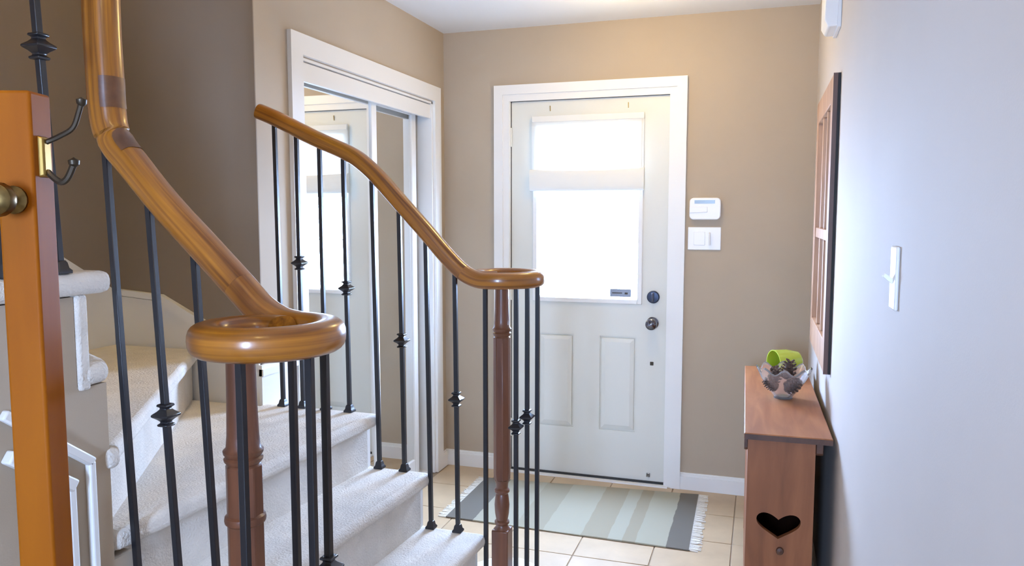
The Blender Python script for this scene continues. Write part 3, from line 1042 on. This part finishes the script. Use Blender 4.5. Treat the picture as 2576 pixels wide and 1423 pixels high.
# ------------------------------------------------------------------ framed mirror with glazing bars on the right wall
fr = thing('wall_mirror', 'tall wood framed mirror with glazing bars on the right wall', 'mirror', (XR, 3.215, 1.40))
Y0, Y1, Z0, Z1 = -0.385, 0.385, -0.510, 0.510
T_ = 0.023
MB().box(-T_, 0, Y0, Y0 + 0.085, Z0, Z1).build('frame_side', M['frame'], fr, bev=0.002)
MB().box(-T_, 0, Y1 - 0.085, Y1, Z0, Z1).build('frame_side', M['frame'], fr, bev=0.002)
MB().box(-T_, 0, Y0 + 0.085, Y1 - 0.085, Z1 - 0.09, Z1).build('frame_rail', M['frame'], fr, bev=0.002)
MB().box(-T_, 0, Y0 + 0.085, Y1 - 0.085, Z0, Z0 + 0.11).build('frame_rail', M['frame'], fr, bev=0.002)
MB().box(-T_ + 0.004, 0, Y0 + 0.085, Y1 - 0.085, -0.055, -0.015).build('cross_bar', M['frame'], fr, bev=0.002)
for y in (-0.10, 0.10):
    MB().box(-T_ + 0.006, -0.004, y - 0.016, y + 0.016, Z0 + 0.11, -0.055).build('glazing_bar', M['frame'], fr, bev=0.002)
    MB().box(-T_ + 0.006, -0.004, y - 0.016, y + 0.016, -0.015, Z1 - 0.09).build('glazing_bar', M['frame'], fr, bev=0.002)
MB().box(-0.008, -0.002, Y0 + 0.08, Y1 - 0.08, Z0 + 0.10, Z1 - 0.08).build('mirror_pane', M['mirror'], fr)
MB().box(-0.009, 0.0, Y0 - 0.006, Y0 - 0.0003, Z0 - 0.002, Z1 + 0.002).build('wall_gap_shade', M['shadowgap'], fr)  # black strip standing in for the shade between frame and wall
eb = MB().box(-T_ - 0.0005, -0.0095, Y0 - 0.006, Y0 - 0.0003, Z0 - 0.002, Z1 + 0.002).build('edge_band', M['framedark'], fr)
eb['label'] = 'dark brown outer edge of the frame'

# ------------------------------------------------------------------ narrow console cabinet along the right wall
CR = math.radians(0.95)
cb = thing('console_cabinet', 'narrow brown wooden console with heart cut-out against right wall', 'cabinet', (-0.030, 2.486, 0), CR)
W_, L_, ZT = 0.262, 1.14, 0.752
MB().box(0, W_, 0, L_, ZT - 0.020, ZT).build('top', M['cab'], cb, bev=0.003)
et = MB().box(0.001, W_ - 0.001, -0.0035, -0.0002, ZT - 0.0195, ZT - 0.003).build('top_edge', M['cabdark'], cb)
et['label'] = 'dark front edge of the top'
px0, px1 = 0.012, 0.214


def heart(cx, cz, w2, h2, n=40):
    out = []
    for i in range(n):
        t = 2 * PI * i / n
        x = math.copysign(abs(math.sin(t)) ** 2.0, math.sin(t))
        z = (13 * math.cos(t) - 5 * math.cos(2 * t) - 2 * math.cos(3 * t) - math.cos(4 * t)) / 15.0
        out.append((cx + x * w2, cz + z * h2 + 0.2 * h2))
    return out


def cut_panel(name, outer, hole, y0, y1, material, parent):
    cu = bpy.data.curves.new(name + '_outline', 'CURVE')
    cu.dimensions = '2D'
    cu.fill_mode = 'BOTH'
    cu.extrude = (y1 - y0) / 2
    for poly in (outer, hole):
        s_ = cu.splines.new('POLY')
        s_.points.add(len(poly) - 1)
        for p, (x, z) in zip(s_.points, poly):
            p.co = (x, z, 0, 1)
        s_.use_cyclic_u = True
    to = bpy.data.objects.new(name + '_outline', cu)
    COL.objects.link(to)
    dg = bpy.context.evaluated_depsgraph_get()
    me = bpy.data.meshes.new_from_object(to.evaluated_get(dg))
    bpy.data.objects.remove(to)
    bpy.data.curves.remove(cu)
    for v in me.vertices:
        x, z, y = v.co
        v.co = (x, (y0 + y1) / 2 + y, z)
    me.materials.clear()
    me.materials.append(material)
    o = bpy.data.objects.new(name, me)
    COL.objects.link(o)
    o.parent = parent
    bm = bmesh.new()
    bm.from_mesh(me)
    bmesh.ops.recalc_face_normals(bm, faces=bm.faces)
    bm.to_mesh(me)
    bm.free()
    return o


ep = cut_panel('end_panel', [(px0, 0.0), (px1, 0.0), (px1, ZT - 0.02), (px0, ZT - 0.02)], heart(0.111, 0.450, 0.067, 0.043), 0.020, 0.040, M['cabend'], cb)
ep['label'] = 'end panel with heart shaped cut-out'
MB().box(px0, px1, L_ - 0.04, L_ - 0.02, 0, ZT - 0.02).build('end_panel', M['cabend'], cb)
MB().box(px1 - 0.012, px1, 0.041, L_ - 0.041, 0.06, ZT - 0.021).build('back_panel', M['cabdark'], cb)
MB().box(px0, px0 + 0.014, 0.041, L_ - 0.041, 0.06, ZT - 0.075).build('front_panel', M['cabend'], cb)
MB().box(px0 + 0.015, px1 - 0.013, 0.041, L_ - 0.041, 0.06, 0.078).build('shelf', M['cabdark'], cb)
MB().box(px0 + 0.015, px1 - 0.013, 0.041, L_ - 0.041, 0.33, 0.348).build('shelf', M['cabdark'], cb)
for (x0, x1, nm) in ((0.001, 0.0115, 'apron'), (px1 + 0.001, px1 + 0.022, 'apron')):
    MB().slab([(0.012, ZT - 0.0205), (0.012, ZT - 0.052), (0.020, ZT - 0.060), (L_ - 0.03, ZT - 0.060), (L_ - 0.02, ZT - 0.052), (L_ - 0.02, ZT - 0.0205)], 'x', x0, x1).build(nm, M['cabdark'], cb, bev=0.002)
kk = MB().lathe([(0.0, 0.0), (0.012, 0.002), (0.010, 0.008), (0.0, 0.010)], (0, 0, 0), 12, axis='y', cap=False)
kk.v = [(x, -y, z * 1.15) for x, y, z in kk.v]
kk.build('wood_plug', M['cabdark'], cb, smooth=True, loc=(0.118, 0.0205, 0.372))

# crystal bowl ---------------------------------------------------------------
bo = thing('crystal_bowl', 'clear crystal bowl with scalloped petals on the console', 'bowl', (0.100, 3.02, ZT))
m = MB()
NP, rows_b = 48, []
prof_b = [(0.030, 0.004), (0.036, 0.010), (0.052, 0.030), (0.070, 0.055), (0.084, 0.082), (0.096, 0.108)]
inner = [(r - 0.007 + 0.002 * i / 5, hgt + 0.006) for i, (r, hgt) in enumerate(prof_b)]


def petal(i, lvl):
    return 0.5 + 0.5 * math.cos(2 * PI * i / NP * 8)


vs, fs = [], []
seq = prof_b + [(0.094, 0.110)] + inner[::-1]
for k, (r, hh_) in enumerate(seq):
    lv = hh_ / 0.108
    for i in range(NP):
        a = 2 * PI * i / NP
        rr = r * (1 + 0.10 * (petal(i, k) - 0.5) * lv)
        zz_ = hh_ + (0.022 * (petal(i, k) - 0.6) * max(0, lv - 0.4) / 0.6)
        vs.append((rr * math.cos(a), rr * math.sin(a), zz_))
for k in range(len(seq) - 1):
    for i in range(NP):
        fs.append((k * NP + i, k * NP + (i + 1) % NP, (k + 1) * NP + (i + 1) % NP, (k + 1) * NP + i))
fs.append(tuple(range(NP - 1, -1, -1)))
fs.append(tuple((len(seq) - 1) * NP + i for i in range(NP)))
m.add(vs, fs)
m.build('bowl_body', M['crystal'], bo, smooth=True)
MB().lathe([(0.034, 0.0), (0.034, 0.003), (0.027, 0.0055), (0.0, 0.0055)], (0, 0, 0), 32).build('bowl_foot', M['crystal'], bo, smooth=True)


# pine cones in the bowl
def cone_mesh(name, hgt, rad, seed):
    rnd = random.Random(seed)
    m_ = MB()
    core = [(0.0, 0.0)] + [(rad * 0.62 * math.sin(PI * min(0.97, 0.16 + 0.80 * t)) ** 0.8, hgt * t) for t in (0.03, 0.2, 0.4, 0.6, 0.8, 0.95)] + [(0.0, hgt)]
    m_.lathe(core, (0, 0, 0), 12, cap=False)
    return m_, rnd


def pine_cone(label, loc, rot, hgt, rad, seed):
    m_, rnd = cone_mesh('pine_cone', hgt, rad, seed)
    root = m_.build('pine_cone', M['cone'], None, smooth=True)
    root.location = loc
    root.rotation_euler = rot
    tag(root, label, 'pine cone', 'pine cones in the crystal bowl')
    sc = MB()
    ga = 2.39996
    for i in range(44):
        t = (i + 0.5) / 44
        r0 = rad * 0.58 * math.sin(PI * (0.16 + 0.80 * t)) ** 0.8
        a = i * ga
        z = hgt * t
        ca, sa = math.cos(a), math.sin(a)
        ln, wd = rad * 0.48, rad * 0.26

        def Q(u, v, dz):
            return ((r0 + u) * ca - v * sa, (r0 + u) * sa + v * ca, z + dz)
        vs_ = [Q(-0.002, -wd * 0.6, -0.001), Q(-0.002, wd * 0.6, -0.001), Q(ln * 0.8, wd, ln * 0.42), Q(ln, 0, ln * 0.5), Q(ln * 0.8, -wd, ln * 0.42), Q(ln * 0.75, 0, ln * 0.72)]
        sc.add(vs_, [(0, 1, 2, 3, 4), (0, 4, 5), (1, 5, 2), (4, 3, 5), (3, 2, 5), (0, 5, 1)])
    s = sc.build('cone_scales', M['cone'], root)
    s['kind'] = 'stuff'
    return root


pine_cone('dark upright pine cone at the back of the crystal bowl', (0.112, 3.035, ZT + 0.068), (0.12, 0.10, 0.3), 0.072, 0.029, 1)
pine_cone('brown pine cone at the left of the crystal bowl', (0.068, 3.020, ZT + 0.058), (0.25, -0.30, 1.0), 0.060, 0.027, 2)
pine_cone('brown pine cone lying at the front right of the crystal bowl', (0.108, 2.998, ZT + 0.038), (0.2, 0.95, -0.4), 0.062, 0.029, 3)
pine_cone('brown pine cone lying low at the front of the crystal bowl', (0.078, 2.990, ZT + 0.040), (-0.3, -0.95, 0.5), 0.052, 0.024, 4)

# lime cup on its side behind the bowl
cu = thing('lime_cup', 'lime green cup lying on its side behind the crystal bowl', 'cup', (0.118, 3.45, ZT + 0.0565), math.radians(120))
pr = [(0.0, 0.115), (0.040, 0.115), (0.046, 0.110), (0.056, 0.06), (0.056, 0.0), (0.052, 0.0), (0.052, 0.06), (0.042, 0.106), (0.0, 0.106)]
m = MB().lathe([(r, hh_ - 0.055) for r, hh_ in pr], (0, 0, 0), 32, axis='y', cap=False)
m.v = [(x, -y, z) for x, y, z in m.v]
m.build('cup_body', M['lime'], cu, smooth=True)
MB().lathe([(0.0, -0.066), (0.030, -0.066), (0.032, -0.0605), (0.0, -0.0605)], (0, 0, 0), 28, axis='y', cap=False).build('cup_base', M['lime'], cu, smooth=True)

# ------------------------------------------------------------------ rug by the door
rg = thing('door_rug', 'grey striped woven rug with cream fringe inside the front door', 'rug', (-1.39, 3.27, 0.0))
m = MB()
c0 = [(0.0, 0.01), (1.14, -0.01), (1.13, 0.68), (0.0, 0.58)]
NXr, NYr = 38, 12
vs, fs = [], []
for j in range(NYr + 1):
    for i in range(NXr + 1):
        u, v = i / NXr, j / NYr
        x = (c0[0][0] * (1 - u) + c0[1][0] * u) * (1 - v) + (c0[3][0] * (1 - u) + c0[2][0] * u) * v
        y = (c0[0][1] * (1 - u) + c0[1][1] * u) * (1 - v) + (c0[3][1] * (1 - u) + c0[2][1] * u) * v
        vs.append((x, y, 0.0070 + 0.0010 * math.sin(9 * x + 3 * y)))
n1 = len(vs)
vs += [(x, y, 0.0015) for x, y, z in vs]
for j in range(NYr):
    for i in range(NXr):
        a = j * (NXr + 1) + i
        fs.append((a, a + 1, a + NXr + 2, a + NXr + 1))
        fs.append((n1 + a, n1 + a + NXr + 1, n1 + a + NXr + 2, n1 + a + 1))
edge = [i for i in range(NXr + 1)] + [(j + 1) * (NXr + 1) - 1 for j in range(1, NYr + 1)] + [NYr * (NXr + 1) + i for i in range(NXr - 1, -1, -1)] + [j * (NXr + 1) for j in range(NYr - 1, 0, -1)]
for k in range(len(edge)):
    a, b = edge[k], edge[(k + 1) % len(edge)]
    fs.append((a, n1 + a, n1 + b, b))
m.add(vs, fs)
m.build('rug_cloth', M['rug'], rg)
rr_ = random.Random(3)
for side in (0, 1):
    m = MB()
    for k in range(84):
        t = (k + 0.5) / 84
        if side:
            x = 1.14 - 0.01 * t
            y = -0.01 + 0.69 * t
            sg = 1
        else:
            x, y, sg = 0.0, 0.01 + 0.57 * t, -1
        ln = rr_.uniform(0.030, 0.050)
        dy = rr_.uniform(-0.012, 0.012)
        m.bar((x - sg * 0.004, y, 0.004), (x + sg * ln, y + dy, 0.0028), 0.0018, 0.0030, up=(0, 0, 1))
    f_ = m.build('fringe', M['fringe'], rg)
    f_['kind'] = 'stuff'

# ------------------------------------------------------------------ ceiling lamps (outside the picture, but they light it)


def flush_lamp(loc, label, watts, color=WARM):
    t_ = thing('ceiling_lamp', label, 'lamp', loc)
    MB().lathe([(0.0, 0.0), (0.13, 0.0), (0.13, -0.018), (0.0, -0.018)], (0, 0, 0), 28, cap=False).build('lamp_base', M['steel'], t_, smooth=True)
    MB().lathe([(0.0, -0.075), (0.05, -0.070), (0.095, -0.050), (0.12, -0.019), (0.0, -0.019)], (0, 0, 0), 28, cap=False).build('lamp_shade', M['lamp'], t_, smooth=True)
    l = lamp_light('lamp_bulb', (0, 0, -0.16), watts, color)
    l.parent = t_
    return t_


flush_lamp((-0.56, 3.30, ZC), 'round ceiling lamp inside the front door', FOYER_W)
flush_lamp((-0.45, 0.25, ZC), 'round ceiling lamp in the hall above the viewer', HALL_W)
flush_lamp((-1.00, 1.50, ZU), 'round ceiling lamp above the stairwell', UP_W)
